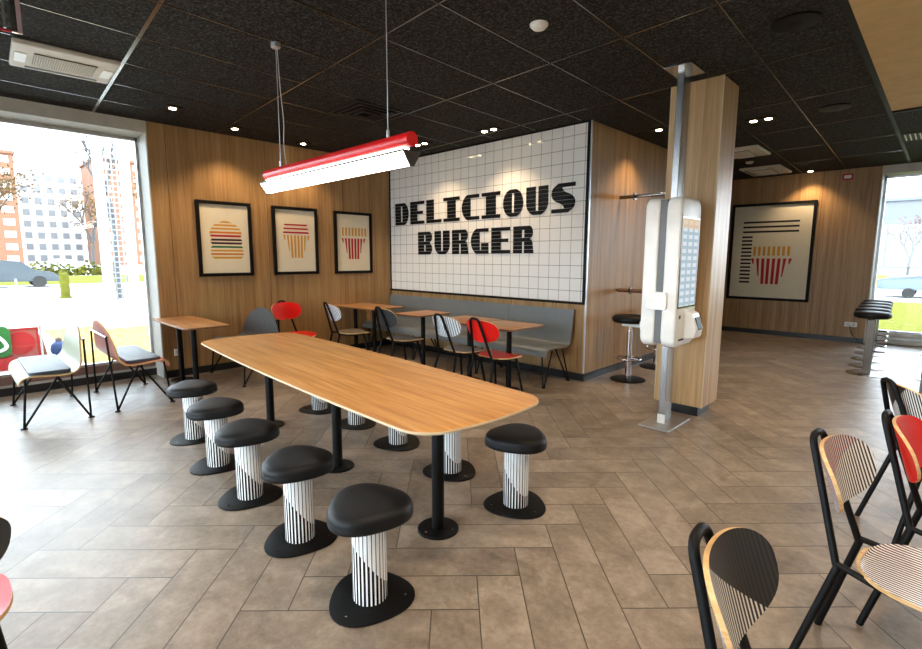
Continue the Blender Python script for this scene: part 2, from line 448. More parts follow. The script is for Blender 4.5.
def e_(y, yc, ry): return math.sqrt(max(0, 1-((y-yc)/ry)**2))
def lerp(tab, y):
    for (a, va), (b, vb) in zip(tab, tab[1:]):
        if a <= y <= b: return va+(vb-va)*(y-a)/(b-a)
    return tab[-1][1]
def glyph(ch, y, b):
    """x intervals of a letter at height y (0..1); b = stripe number 0..6 counted from the bottom"""
    end = b in (0, 6)
    if ch == 'D':
        R = .58+.42*e_(y, .5, .52)
        return [(0, R)] if end else [(0, .42), (.56, R)]
    if ch == 'O':
        e = e_(y, .5, .53)
        return [(.5-.5*e, .5+.5*e)] if end else [(.5-.5*e, .435), (.565, .5+.5*e)]
    if ch == 'C':
        e = e_(y, .5, .54); L = .52-.52*e
        return [(max(L, .12), 1)] if end else [(L, .5)]
    if ch == 'G':
        e = e_(y, .5, .54); L = .52-.52*e
        if end: return [(max(L, .12), 1)]
        return [(L, .5), (.60, 1)] if b <= 2 else [(L, .5)]
    if ch == 'U':
        k = e_(min(y, .42), .42, .45)
        if b == 0: return [(.5-.5*k, .5+.5*k)]
        return [(.5-.5*k, .43), (.57, .5+.5*k)]
    if ch == 'S':
        T = [(0, .0), (.09, .0), (.1, .56), (.2, .54), (.3, .42), (.4, .16), (.5, .05), (.6, .0), (.72, .0), (.85, .06), (.92, .17), (1, .3)]
        if b == 6: return [(lerp(T, y), 1.0)]
        if b == 0: return [(0.0, 1-lerp(T, 1-y))]
        return [(lerp(T, y), 1-lerp(T, 1-y))]
    if ch == 'E': return [(0, 1)] if end else ([(0, .9)] if b == 3 else [(0, .5)])
    if ch == 'L': return [(0, 1)] if b == 0 else [(0, .5)]
    if ch == 'I': return [(0, 1)] if end else [(.24, .76)]
    if ch == 'B':
        R = .68+.30*(e_(y, .76, .27) if y > .5 else e_(y, .25, .28))
        return [(0, R)] if end or b == 3 else [(0, .42), (.56, R)]
    if ch == 'R':
        if y > .5:
            R = .68+.28*e_(y, .76, .28)
            return [(0, R)] if b in (6, 3) else [(0, .42), (.56, R)]
        return [(0, .9)] if b == 3 else [(0, .43), (.55, .92+.08*(1-y*2))]
sign = thing('wall_lettering', 'black striped capital lettering reading DELICIOUS BURGER on the white tiled wall', 'lettering', (1.87, -.022, 1.55)); sign.rotation_euler = (0, -.006, 0)
def word(txt, xs, z0, h):
    for ch, (x0, x1) in zip(txt, xs):
        bm = new(); sh = .134
        for b in range(7):
            y0 = b*(1-sh)/6; ns = 5
            rows = [[(c0, c1) for c0, c1 in glyph(ch, min(max(y0+sh*q/ns, 0), 1), b)] for q in range(ns+1)]
            for k in range(len(rows[0])):
                fr = [];
                for q, r in enumerate(rows):
                    k2 = min(k, len(r)-1); zz = z0+(y0+sh*q/ns)*h
                    fr.append([(x0+(x1-x0)*c, zz) for c in r[k2]])
                V = [[[bm.verts.new((x-1.87, yy, z-1.55)) for x, z in pr] for yy in (0, -.012)] for pr in fr]
                for A, B in zip(V, V[1:]):
                    bm.faces.new((A[1][0], A[1][1], B[1][1], B[1][0])); bm.faces.new((A[0][1], A[0][0], B[0][0], B[0][1]))
                    bm.faces.new((A[0][0], A[1][0], B[1][0], B[0][0])); bm.faces.new((A[1][1], A[0][1], B[0][1], B[1][1]))
                A, B = V[0], V[-1]
                bm.faces.new((A[0][0], A[0][1], A[1][1], A[1][0])); bm.faces.new((B[0][1], B[0][0], B[1][0], B[1][1]))
        obj('letter', bm, 'letter', sign)
word('DELICIOUS', [(.182+.3855*i, .515+.3855*i) for i in range(9)], 2.035, .350)
word('BURGER', [(.750+.3850*i, 1.078+.3850*i) for i in range(6)], 1.552, .352)

# ------------------------------------------------------------------ ceiling: grid, fittings
bm = new()
zb = H-.004
def gridbar(p, q, w=.011):
    d = Vector((q[0]-p[0], q[1]-p[1], 0)).normalized(); s = Vector((-d.y, d.x, 0))*w
    a = Vector((p[0], p[1], 0)); b = Vector((q[0], q[1], 0))
    lo = [bm.verts.new(v+Vector((0, 0, zb))) for v in (a-s, b-s, b+s, a+s)]; hi = [bm.verts.new(v+Vector((0, 0, H+.002))) for v in (a-s, b-s, b+s, a+s)]
    bm.faces.new(lo[::-1])
    for i in range(4): bm.faces.new((lo[i], lo[(i+1) % 4], hi[(i+1) % 4], hi[i]))
for k in range(-8, 9):
    d = 4.97-.645*k
    y0, y1 = -8.9, 5.9
    if d > 6.0: continue
    f = lambda y: d-.036*y
    if f(0) < 3.7: y1 = -.04
    if f(y0) > 10 or f(0) < .1: continue
    gridbar((f(y0), y0), (f(y1), y1), .005)
for k in range(-4, 9):
    c = -2.77+1.28*k
    x0 = .03 if c < 0 else 3.78
    x1 = 6.21
    gridbar((x0, c-.06*x0), (x1, c-.06*x1), .013 if k == -1 else .007)
struct('trim_4', bm, 'darksteel')
# black channel and beige boarded field on the right
struct('trim_5', quick(box, 6.225, 6.27, -8.9, 5.8, H-.02, H+.01), 'blackmatt')
struct('trim_6', quick(box, 6.27, 10.1, -8.0, 1.80, H-.02, H+.01), 'beige')
struct('trim_7', quick(box, 6.27, 10.1, 1.80, 1.86, H-.04, H+.01), 'blackmatt')

SPOTS = [(.824, -3.5, 'small square downlight beside the big left window, left end of the picture wall row', 0),
         (.435, -2.70, 'downlight above the gap between burger and cup pictures', 0),
         (.294, -1.72, 'downlight above the middle cup picture, half behind the hanging lamp', 0),
         (1.455, -.574, 'twin downlight near the far end of the white tile wall', 1),
         (2.637, -.498, 'twin downlight above the middle of the white tile wall', 1),
         (4.157, .919, 'downlight over the wooden side wall left of the steel post', 0),
         (5.173, 1.277, 'bright twin downlight just right of the wooden pillar', 1),
         (4.911, 5.68, 'small downlight above the large framed fries picture', 0),
         (5.32, -2.35, 'downlight at the top edge of the picture above the kiosk aisle', 0)]
def lamp_light(kind, name, loc, energy, color, **k):
    L = bpy.data.lights.new(name, kind); L.energy = energy; L.color = color
    for a, b in k.items(): setattr(L, a, b)
    o = bpy.data.objects.new(name, L); COL.objects.link(o); o.location = loc; return o
for x, y, lab, twin in SPOTS:
    t = thing('ceiling_spotlight', lab, 'ceiling light', (x, y, H), 0, 'recessed ceiling spotlights')
    w = .15 if twin else .085
    bm = new(); box(bm, -w, w, -.075, .075, -.012, .002)
    obj('housing', bm, 'blackmatt', t)
    for dx in ((-.075, .075) if twin else (0,)):
        bm = new(); lathe(bm, [(.036, -.010), (.036, -.015), (.028, -.019), (0, -.019)], 20, (dx, 0)); obj('lens', bm, 'spot', t)
    s = lamp_light('SPOT', 'spot_beam', (x, y, H-.05), 46 if twin else 44, (1, .72, .44), spot_size=math.radians(115), spot_blend=.7, shadow_soft_size=.05)
# added fill spots without fittings, to brighten and warm the room
for i, (x, y) in enumerate([(2.2, -6.2), (4.4, -6.4), (6.0, -4.2), (5.9, -7.6), (8.6, 3.2), (7.4, -2.2), (8.0, -4.6), (6.6, .6)]):
    lamp_light('SPOT', 'added_fill_spot', (x, y, H-.05), 80 if x > 5.8 and y < 1 else 50, (1, .82, .62), spot_size=math.radians(140), spot_blend=.6, shadow_soft_size=.06)

def cassette(x, y, sx, sy, label, rz=0):
    t = thing('air_conditioner', label, 'air conditioner', (x, y, H), rz, 'ceiling air conditioning cassettes')
    bm = new(); box(bm, -sx/2, sx/2, -sy/2, sy/2, -.035, .002); obj('cover', bm, 'offwhite', t, bevel=.012)
    bm = new(); box(bm, -sx*.24, sx*.24, -sy*.30, sy*.30, -.040, -.034); obj('grille_plate', bm, 'cap', t)
    bm = new()
    for i in range(26):
        u = -sy*.29+sy*.58*i/25; box(bm, -sx*.23, sx*.23, u-.004, u+.004, -.046, -.040)
    for i in range(9):
        u = -sx*.22+sx*.44*i/8; box(bm, u-.004, u+.004, -sy*.29, sy*.29, -.0455, -.040)
    obj('grille', bm, 'offwhite', t)
    for s in (-1, 1):
        bm = new(); box(bm, -sx*.20, sx*.16, s*sy*.415-.035, s*sy*.415+.035, -.041, -.034); obj('air_flap', bm, 'white', t, bevel=.003)
    bm = new(); box(bm, -sx*.42, -sx*.37, -sy*.36, sy*.36, -.041, -.034); obj('air_slot', bm, 'grey', t)
cassette(1.585, -4.50, .62, .66, 'cream square air conditioner in the ceiling at upper left', -.04)
cassette(4.50, 3.05, .60, .72, 'white ceiling air conditioner half hidden behind the wooden pillar')
cassette(4.36, 5.02, .62, .9, 'white ceiling air conditioner above the large fries picture')

def detector(x, y, label):
    t = thing('smoke_detector', label, 'smoke detector', (x, y, H), 0, 'smoke detectors')
    bm = new(); lathe(bm, [(.062, .001), (.062, -.012)], 24); obj('base_plate', bm, 'white', t, 40)
    bm = new(); lathe(bm, [(.05, -.011), (.052, -.022), (.042, -.032), (.018, -.035), (0, -.035)], 24); obj('dome', bm, 'white', t, 40)
detector(4.718, -2.374, 'round white smoke detector in the middle of the dark ceiling')
detector(4.36, 4.0, 'small white smoke detector between the two air conditioners')

def ceil_vent(x, y, s, label, n=9):
    t = thing('ceiling_vent', label, 'vent', (x, y, H), -.03, 'ceiling air vents')
    bm = new()
    for a in range(4):
        r = s*(1-.22*a); h = -.004-.008*a
        o_, i_ = r, r-.022
        for b in ((-o_, o_, -o_, -i_), (-o_, o_, i_, o_), (-o_, -i_, -i_, i_), (i_, o_, -i_, i_)): box(bm, *b, h-.01, .001)
    obj('louvre', bm, 'skirt', t)
    bm = new(); box(bm, -s*.95, s*.95, -s*.95, s*.95, -.003, .001); obj('backing', bm, 'black', t)
ceil_vent(2.18, -2.0, .29, 'square black louvred vent in the ceiling behind the hanging lamp')
for x, y, r, lab in [(5.97, -1.22, .145, 'large round black speaker in the ceiling at upper right'), (5.85, 1.30, .14, 'smaller looking round black ceiling speaker nearer the far wall')]:
    t = thing('ceiling_speaker', lab, 'speaker', (x, y, H), 0, 'round ceiling speakers')
    bm = new(); lathe(bm, [(r, .001), (r, -.012), (r-.02, -.014)], 32); obj('speaker_rim', bm, 'black', t, 40)
    bm = new(); lathe(bm, [(r-.02, -.010), (0, -.016)], 32); obj('speaker_grille', bm, 'blackmatt', t)
t = thing('linear_vent', 'slotted pale metal air grille in the ceiling at right edge', 'vent', (6.66, 3.5, H))
bm = new(); box(bm, -.40, .40, -.24, .24, -.01, .001); obj('vent_frame', bm, 'blackmatt', t)
for i in range(16):
    bm = new(); u = -.36+.72*i/15; box(bm, u-.006, u+.006, -.20, .20, -.022, -.010); obj('blade', bm, 'offwhite', t)

# hanging sign panel close to the viewer at upper left
t = thing('hanging_panel', 'clear acrylic panel hanging from the ceiling at the top left corner', 'hanging panel', (2.6, -5.1, H))
bm = new(); box(bm, -.006, .006, -.30, .25, -.195, 0); obj('acrylic_sheet', bm, 'glass', t)
bm = new(); box(bm, -.010, .010, .195, .222, -.20, 0); obj('edge_strip', bm, 'chrome', t)
bm = new(); box(bm, -.010, .010, .222, .245, -.20, 0); obj('edge_strip', bm, 'frost', t)
bm = new(); box(bm, -.010, .010, .158, .170, -.185, 0); obj('edge_strip', bm, 'alu', t)
bm = new(); box(bm, -.008, .008, -.30, .195, -.205, -.193); obj('bottom_edge', bm, 'inkred', t)

# ------------------------------------------------------------------ pendant lamp over the long table
LY = -3.475
lx0, lx1 = 2.905, 4.69
t = thing('pendant_lamp', 'long hanging lamp with red tube above a glowing white diffuser', 'lamp', ((lx0+lx1)/2, LY, 1.985), -.004)
Lh = (lx1-lx0)/2
bm = new(); tube(bm, [(-Lh, 0, .158), (Lh, 0, .158)], .040, 24); obj('red_tube', bm, 'redmetal', t, 40)
bm = new(); box(bm, -Lh+.03, Lh-.06, -.028, .028, .096, .120); obj('upper_light_strip', bm, 'lamp', t)
bm = new(); box(bm, -Lh, Lh-.012, -.068, .068, .086, .096); obj('tray', bm, 'cap', t)
def tri(bm, x0, x1, w, zt, zb):
    V = [[bm.verts.new(p) for p in ((x, -w, zt), (x, w, zt), (x, .012, zb), (x, -.012, zb))] for x in (x0, x1)]
    for i in range(4): bm.faces.new((V[0][i], V[0][(i+1) % 4], V[1][(i+1) % 4], V[1][i]))
    bm.faces.new(V[0][::-1]); bm.faces.new(V[1])
bm = new(); tri(bm, -Lh, Lh-.012, .060, .086, .020); obj('diffuser', bm, 'lamp', t)
for s in (-1, 1):
    bm = new(); x = Lh-.006 if s > 0 else -Lh-.006; tri(bm, x-.006, x+.006, .064, .096, .014); obj('end_cap', bm, 'cap', t)
ZT = H-1.985
for cx_ in (3.141, 4.475):
    x = cx_-(lx0+lx1)/2
    bm = new(); tube(bm, [(x, 0, .195), (x, 0, ZT-.02)], .003, 6); obj('cable', bm, 'alu', t, 40)
    bm = new(); lathe(bm, [(.010, .19), (.010, .235), (.004, .245)], 12, (x, 0)); obj('cable_grip', bm, 'alu', t)
    bm = new(); lathe(bm, [(.034, ZT), (.034, ZT-.03), (.028, ZT-.036), (0, ZT-.036)], 20, (x, 0)); obj('ceiling_cup', bm, 'alu', t, 40)
x = 3.141-(lx0+lx1)/2
bm = new(); tube(bm, bend([(x+.02, 0, ZT-.03), (x+.03, .005, .75), (x+.06, .01, .5), (x+.055, .0, .35), (x+.09, 0, .19)], .12, 6), .0032, 6); obj('power_cord', bm, 'offwhite', t, 40)

# ------------------------------------------------------------------ pictures
def picture(loc, rz, w, h, label, art, border=.042):
    """hangs on a wall; local x to the right, z up, local -y towards the viewer; loc = centre of its bottom edge on the wall"""
    t = thing('framed_picture', label, 'picture', loc, rz, 'framed food pictures')
    bm = new(); d = -.035
    box(bm, -w/2, w/2, d, 0, 0, border); box(bm, -w/2, w/2, d, 0, h-border, h)
    box(bm, -w/2, -w/2+border, d, 0, border, h-border); box(bm, w/2-border, w/2, d, 0, border, h-border)
    obj('picture_frame', bm, 'blackmatt', t)
    bm = new(); box(bm, -w/2+border, w/2-border, -.014, -.002, border, h-border); p = obj('print', bm, 'paper', t)
    names = ['gold', 'orange', 'inkred', 'maroon', 'inkgreen', 'inkblack']
    bm = new(); iw, ih = w-2*border, h-2*border
    for poly, c in art:
        P = [(-iw/2+u*iw, -.0155, border+(1-v)*ih) for u, v in poly]
        f = bm.faces.new([bm.verts.new(q) for q in P]); f.material_index = names.index(c)
    r = bmesh.ops.extrude_face_region(bm, geom=bm.faces[:])
    for v in [g for g in r['geom'] if isinstance(g, bmesh.types.BMVert)]: v.co.y += .0014
    obj('printed_design', bm, names, p)
def bar(u0, u1, v0, v1, c, cut=0, up=1):
    if cut: 
        return ([(u0+cut, v0), (u1-cut, v0), (u1, v1), (u0, v1)] if up > 0 else [(u0, v0), (u1, v0), (u1-cut, v1), (u0+cut, v1)], c)
    return ([(u0, v0), (u1, v0), (u1, v1), (u0, v1)], c)
burger = [bar(.37, .66, .235, .262, 'gold', .09), bar(.25, .77, .283, .31, 'gold', .05), bar(.20, .83, .335, .36, 'gold', .03), bar(.18, .85, .388, .418, 'orange', .01),
          bar(.18, .85, .437, .467, 'inkred', .03, -1), bar(.19, .86, .495, .525, 'maroon', .03), bar(.19, .86, .545, .575, 'maroon', .03, -1), bar(.19, .87, .60, .628, 'inkgreen', .03),
          bar(.19, .87, .655, .682, 'gold'), bar(.19, .87, .706, .733, 'orange'), bar(.20, .87, .757, .787, 'gold', .05, -1)]
def fan(u0, u1, v0, v1, n, c, w, short):
    out = []
    for i in range(n):
        u = u0+(u1-u0)*i/(n-1); k = abs(i-(n-1)/2)/((n-1)/2)
        m = (u0+u1)/2
        vb = v1 if k < .62 else (v0+(v1-v0)*(.70 if k < .9 else .22))
        ub = u+(m-u)*.16*(vb-v0)/(v1-v0)*k*1.6
        out.append(([(u-w/2, v0), (u+w/2, v0), (ub+w/2*(1 if k < .62 else .35), vb), (ub-w/2*(1 if k < .62 else .35), vb)], c))
    return out
cup = [bar(.22, .80, .225, .25, 'inkred'), bar(.20, .82, .287, .312, 'inkred'), bar(.18, .85, .348, .375, 'inkred', .02)]+fan(.21, .83, .405, .775, 8, 'gold', .05, 1)
fries = [bar(.16+.098*i, .16+.098*i+.05, .23, .375, 'gold') for i in range(8)]+fan(.17, .84, .42, .79, 8, 'inkred', .058, 1)
big = [bar(.13, .85, .165+.052*i, .185+.052*i, 'inkblack') for i in range(3)]+[bar(.125, .265, .325+.0415*i, .345+.0415*i, 'inkblack') for i in range(13)]+\
      [bar(.29+.0625*i, .29+.0625*i+.034, .44, .54, 'gold') for i in range(8)]+fan(.285, .775, .57, .85, 8, 'inkred', .040, 1)
picture((.002, -2.732, 1.248), PI/2, .695, .965, 'black framed print of a striped burger on the oak wall', burger)
picture((.002, -1.740, 1.250), PI/2, .695, .962, 'black framed print of a red and gold striped cup between the burger and fries prints', cup)
picture((.002, -.755, 1.245), PI/2, .695, .962, 'small black framed print of striped fries beside the tiled wall', fries)
picture((4.315, YF-.002, .680), 0, 1.42, 1.885, 'large framed print of fries with black bars on the far oak wall', big, .05)

# small wall fittings
t = thing('wall_alarm_plate', 'small red framed plate high on the far oak wall', 'wall plate', (5.43, YF, 2.877))
bm = new(); box(bm, -.075, .075, -.02, 0, 0, .105); obj('plate_rim', bm, 'inkred', t)
bm = new(); box(bm, -.05, .05, -.024, -.019, .025, .08); obj('plate_face', bm, 'white', t)
def socket(loc, rz, n, label):
    t = thing('wall_socket', label, 'socket', loc, rz, 'white wall sockets')
    bm = new(); box(bm, -.045*n, .045*n, -.012, 0, -.042, .042); obj('socket_plate', bm, 'white', t, bevel=.004)
    for i in range(n):
        bm = new(); lathe(bm, [(.026, 0), (.026, .004), (.018, .004), (.016, .001), (0, .001)], 16)
        bmesh.ops.rotate(bm, verts=bm.verts, cent=(0, 0, 0), matrix=Matrix.Rotation(PI/2, 3, 'X'))
        bmesh.ops.translate(bm, verts=bm.verts, vec=((i-(n-1)/2)*.085, -.012, 0)); obj('socket_insert', bm, 'offwhite', t)
socket((0, -3.388, .311), PI/2, 1, 'white wall socket below the small table by the left window')
socket((5.69, YF, .325), 0, 2, 'double white socket on the far wall left of the bar stools')
bm = new(); tube(bm, bend([(5.68, YF-.02, .31), (5.70, YF-.06, .2), (5.80, YF-.05, .06), (5.84, YF-.10, .012)], .05), .006, 6)
tag(obj('power_cord', bm, 'blackmatt', None, 40), 'thin black cord hanging from the double socket on the far wall', 'cord')

# ------------------------------------------------------------------ furniture
def blob(r, th0, k=.09, n=48, sx=1, sy=1):
    return [(sx*r*(1+k*math.cos(3*(a-th0)))*math.cos(a), sy*r*(1+k*math.cos(3*(a-th0)))*math.sin(a)) for a in (2*PI*i/n for i in range(n))]
def table_outline(L, W, r, bx, by, n=10):
    """rounded rectangle whose sides bulge by bx / by"""
    pts = []
    hx, hy = L/2, W/2
    for cx_, cy_, a0 in ((hx-r, hy-r, 0), (-hx+r, hy-r, PI/2), (-hx+r, -hy+r, PI), (hx-r, -hy+r, 3*PI/2)):
        for q in range(n+1):
            a = a0+PI/2*q/n; pts.append((cx_+r*math.cos(a), cy_+r*math.sin(a)))
    full = []
    for (x, y), (x2, y2) in zip(pts, pts[1:]+pts[:1]):
        m = max(1, int(math.hypot(x2-x, y2-y)/.08))
        for q in range(m): full.append((x+(x2-x)*q/m, y+(y2-y)*q/m))
    return [(x*(1+bx*(1-(y/hy)**2)), y*(1+by*(1-(x/hx)**2))) for x, y in full]

def leg_column(bm_h, t, x, y, r, rb, mat='black'):
    bm = new(); lathe(bm, [(r, .012), (r, bm_h)], 24, (x, y)); lg = obj('leg', bm, mat, t, 40)
    bm = new(); lathe(bm, [(rb, 0), (rb, .008), (rb-.004, .012), (0, .012)], 32, (x, y)); obj('foot_plate', bm, mat, lg, 40)
    for a in range(3):
        bm = new(); q = 2*PI*a/3+.5; lathe(bm, [(.006, .012), (.006, .014), (0, .015)], 8, (x+(rb-.03)*math.cos(q), y+(rb-.03)*math.sin(q))); obj('screw', bm, 'steel', lg)

# the long table
TC = (3.735, -3.472); TR = -.055
t = thing('communal_table', 'long oak-topped table with rounded ends and three black legs', 'table', (TC[0], TC[1], 0), TR)
out = table_outline(3.23, .86, .13, .035, .09)
bm = new(); prism(bm, out, .737, .750, .003, 2, 0, 1); obj('table_top', bm, ['table', 'edge'], t, 30)
for lx in (2.62, 3.832, 4.957):
    d = lx-TC[0]; leg_column(.737, t, d, -.005, .034, .115)

# mushroom stools
def make_stool(label):
    t = thing('mushroom_stool', label, 'stool', (0, 0, 0), 0, 'mushroom stools around the long table')
    bm = new(); prism(bm, blob(.186, 0, .07), 0, .010, .004, 2); b = obj('base_plate', bm, 'black', t, 30)
    for a in range(3):
        q = 2*PI*a/3; bm = new(); lathe(bm, [(.008, .010), (.008, .012), (0, .013)], 8, (.155*math.cos(q), .155*math.sin(q))); obj('screw', bm, 'darksteel', b)
    bm = new(); lathe(bm, [(.076, .010), (.076, .392)], 40); obj('tube', bm, 'stooltube', t, 60)
    # cushion: flat under side, soft rounded rim
    bm = new(); ol = blob(1, 0, .075, 56)
    prof = [(.30, .387), (.93, .387), (.985, .393), (1.0, .402), (1.0, .414), (.985, .422), (.992, .428), (.97, .443), (.92, .455), (.80, .464), (.55, .470), (.25, .472)]
    V = [[bm.verts.new((x*.182*s, y*.182*s, z)) for x, y in ol] for s, z in prof]
    for A, B in zip(V, V[1:]):
        for i in range(len(ol)): bm.faces.new((A[i], A[(i+1) % len(ol)], B[(i+1) % len(ol)], B[i]))
    bm.faces.new(V[0][::-1]); bm.faces.new(V[-1]); obj('seat_cushion', bm, 'leather', t, 60)
    return t
LS = [(2.475, -4.00), (3.18, -4.07), (3.83, -4.115), (4.49, -4.125), (5.15, -4.14)]
RS = [(2.50, -2.86), (3.13, -2.85), (3.775, -2.885), (4.46, -2.96), (5.09, -3.02)]
labL = ['black topped mushroom stool at the far end of the left row', 'second farthest stool of the row left of the long table', 'middle stool of the row left of the long table',
        'second nearest stool of the left row, behind the front one', 'nearest and largest looking stool, in the foreground by the table']
labR = ['farthest stool behind the long table, only its tube and base showing', 'second farthest stool behind the table, next to the middle leg', 'middle stool of the row behind the long table, its seat hidden',
        'striped stool showing just behind the nearest table leg', 'whole stool at the right end of the long table, seat fully visible']
first = None
for P, labs, th in ((LS, labL, math.radians(165)), (RS, labR, math.radians(115))):
    for (x, y), lab in zip(P, labs):
        if first is None:
            first = make_stool(lab); first.location = (x, y, 0); first.rotation_euler = (0, 0, th)
        else: dup(first, (x, y, 0), th, lab)

# small tables
def small_table(x, y, L, W, legs, label, z=.76, rz=0.0, mat='smalltable'):
    t = thing('small_table', label, 'table', (x, y, 0), rz, 'small oak topped tables')
    bm = new(); prism(bm, table_outline(L, W, .05, .012, .03, 6), z-.018, z, .003, 2, 0, 1); obj('table_top', bm, [mat, 'rail'], t, 30)
    for lx, ly in legs: leg_column(z-.018, t, lx, ly, .030, .13)
small_table(.64, -3.43, 1.24, .46, [(-.39, -.0), (.115, -.0)], 'two legged oak table against the wall by the left window', rz=-.0)
small_table(.50, -.85, 1.0, .62, [(-.34, 0), (.16, 0)], 'farthest oak table in the corner under the fries picture')
small_table(1.85, -.91, .50, .60, [(0, 0)], 'square oak table in front of the bench, second from the corner')
small_table(2.75, -1.0, .62, .62, [(0, 0.05)], 'square oak table behind the white striped chair')
small_table(3.39, -1.03, .62, .62, [(0, 0.05)], 'square oak table at the open end of the bench, by the red chair')

# bent laminate shell with hairpin legs: double seats and the long bench
def shell_profile(back_h=.86, d=.50, seat=.45, lean=.10):
    P = [(d*.52, seat-.075), (d*.50, seat-.03), (d*.44, seat-.004), (d*.30, seat+.0), (0, seat-.014), (-d*.28, seat-.016), (-d*.40, seat+.004), (-d*.47, seat+.05), (-d*.50, seat+.12), (-d*.52, seat+.22), (-d*.52-lean*.6, back_h-.06), (-d*.52-lean*.75, back_h)]
    return P
def prof_at(P, t):
    Ls = [0]
    for a, b in zip(P, P[1:]): Ls.append(Ls[-1]+math.dist(a, b))
    s = t*Ls[-1]
    for i in range(len(P)-1):
        if s <= Ls[i+1]+1e-9:
            k = (s-Ls[i])/max(1e-9, Ls[i+1]-Ls[i]); return (P[i][0]+(P[i+1][0]-P[i][0])*k, P[i][1]+(P[i+1][1]-P[i][1])*k)
    return P[-1]
def smooth_profile(P, it=2):
    for _ in range(it):
        Q = [P[0]]
        for a, b in zip(P, P[1:]): Q += [(a[0]*.75+b[0]*.25, a[1]*.75+b[1]*.25), (a[0]*.25+b[0]*.75, a[1]*.25+b[1]*.75)]
        P = Q+[P[-1]]
    return P
def hairpin(t, foot, a, b, name='hairpin_leg'):
    bm = new(); f = Vector(foot)
    tube(bm, bend([a, (f.x+(a[0]-f.x)*.02-.008, f.y+(a[1]-f.y)*.02, .012), (f.x+(b[0]-f.x)*.02+.008, f.y+(b[1]-f.y)*.02, .012), b], .012, 3), .0095, 8)
    l = obj(name, bm, 'black', t, 40)
    bm = new(); lathe(bm, [(.026, 0), (.026, .007), (.015, .012), (0, .012)], 14, (f.x, f.y)); obj('foot_pad', bm, 'black', l, 40)
    return l
def double_seat(label, loc, rz, shell, cushion, W=1.06):
    t = thing('double_shell_seat', label, 'seat', loc, rz, 'two-person shell seats')
    P = smooth_profile(shell_profile(.86, .44, .45, .05))
    y_top = .86
    def fn(u, v):
        y, z = prof_at(P, v)
        w = W/2
        if z > .47:
            k = min(1, (z-.47)/(y_top-.47)); w = W/2*(1-k**1.9)**(1/1.7)*.97+.03*W/2
        elif v < .12: w = W/2*(1-.10*(1-v/.12)**2)
        return ((u*2-1)*w, y, z)
    bm = new(); sheet(bm, fn, 16, 40, .014, 0, 1, 0); obj('shell', bm, [shell, 'ply' if shell != 'grey_shell' else shell], t, 50)
    if cushion:
        bm = new(); prism(bm, [(x, y+.015) for x, y in table_outline(W*.94, .30, .04, 0, 0, 5)], .447, .486, .010, 3); obj('cushion', bm, cushion, t, 40)
    for s in (-1, 1):
        hairpin(t, (s*.51, .235, 0), (s*.48, .19, .43), (s*.50, -.03, .425))
        hairpin(t, (s*.51, -.245, 0), (s*.46, -.03, .425), (s*.36, -.262, .72), 'rear_hairpin_leg')
    bm = new(); tube(bm, [(-.38, -.262, .72), (.38, -.262, .72)], .011, 8); obj('back_bar', bm, 'darksteel', t, 40)
    return t
double_seat('pale olive two-person shell seat with grey cushion at the left window, facing left', (.69, -4.745, 0), PI, 'green_shell', 'grey_pad')
double_seat('brick red two-person shell seat with grey cushion facing the small window table', (.67, -4.04, 0), 0, 'salmon_shell', 'grey_pad')
double_seat('dark grey two-person shell seat with rounded back left of the red chair', (.60, -2.80, 0), PI, 'grey_shell', None)

t = thing('wall_bench', 'long grey laminate bench under the white tiled wall', 'bench', (1.85, -.32, 0))
BP = smooth_profile([(-.29, .36), (-.285, .41), (-.25, .442), (-.1, .442), (.12, .425), (.20, .43), (.235, .47), (.245, .55), (.275, .72), (.295, .872)])
for x0, x1 in ((-1.83, .78), (.784, 1.79)):
    bm = new(); sheet(bm, lambda u, v: (x0+(x1-x0)*u, *prof_at(BP, v)), 6, 40, -.018, 0, 1, 0); obj('bench_shell', bm, ['bench', 'seat_taupe'], t, 50)
for x in (-1.72, -.6, .66, 1.72):
    hairpin(t, (x+.05, -.30, 0), (x-.04, -.22, .42), (x+.06, -.16, .42))
    hairpin(t, (x+.05, .22, 0), (x-.01, .02, .41), (x+.06, .06, .41), 'rear_hairpin_leg')

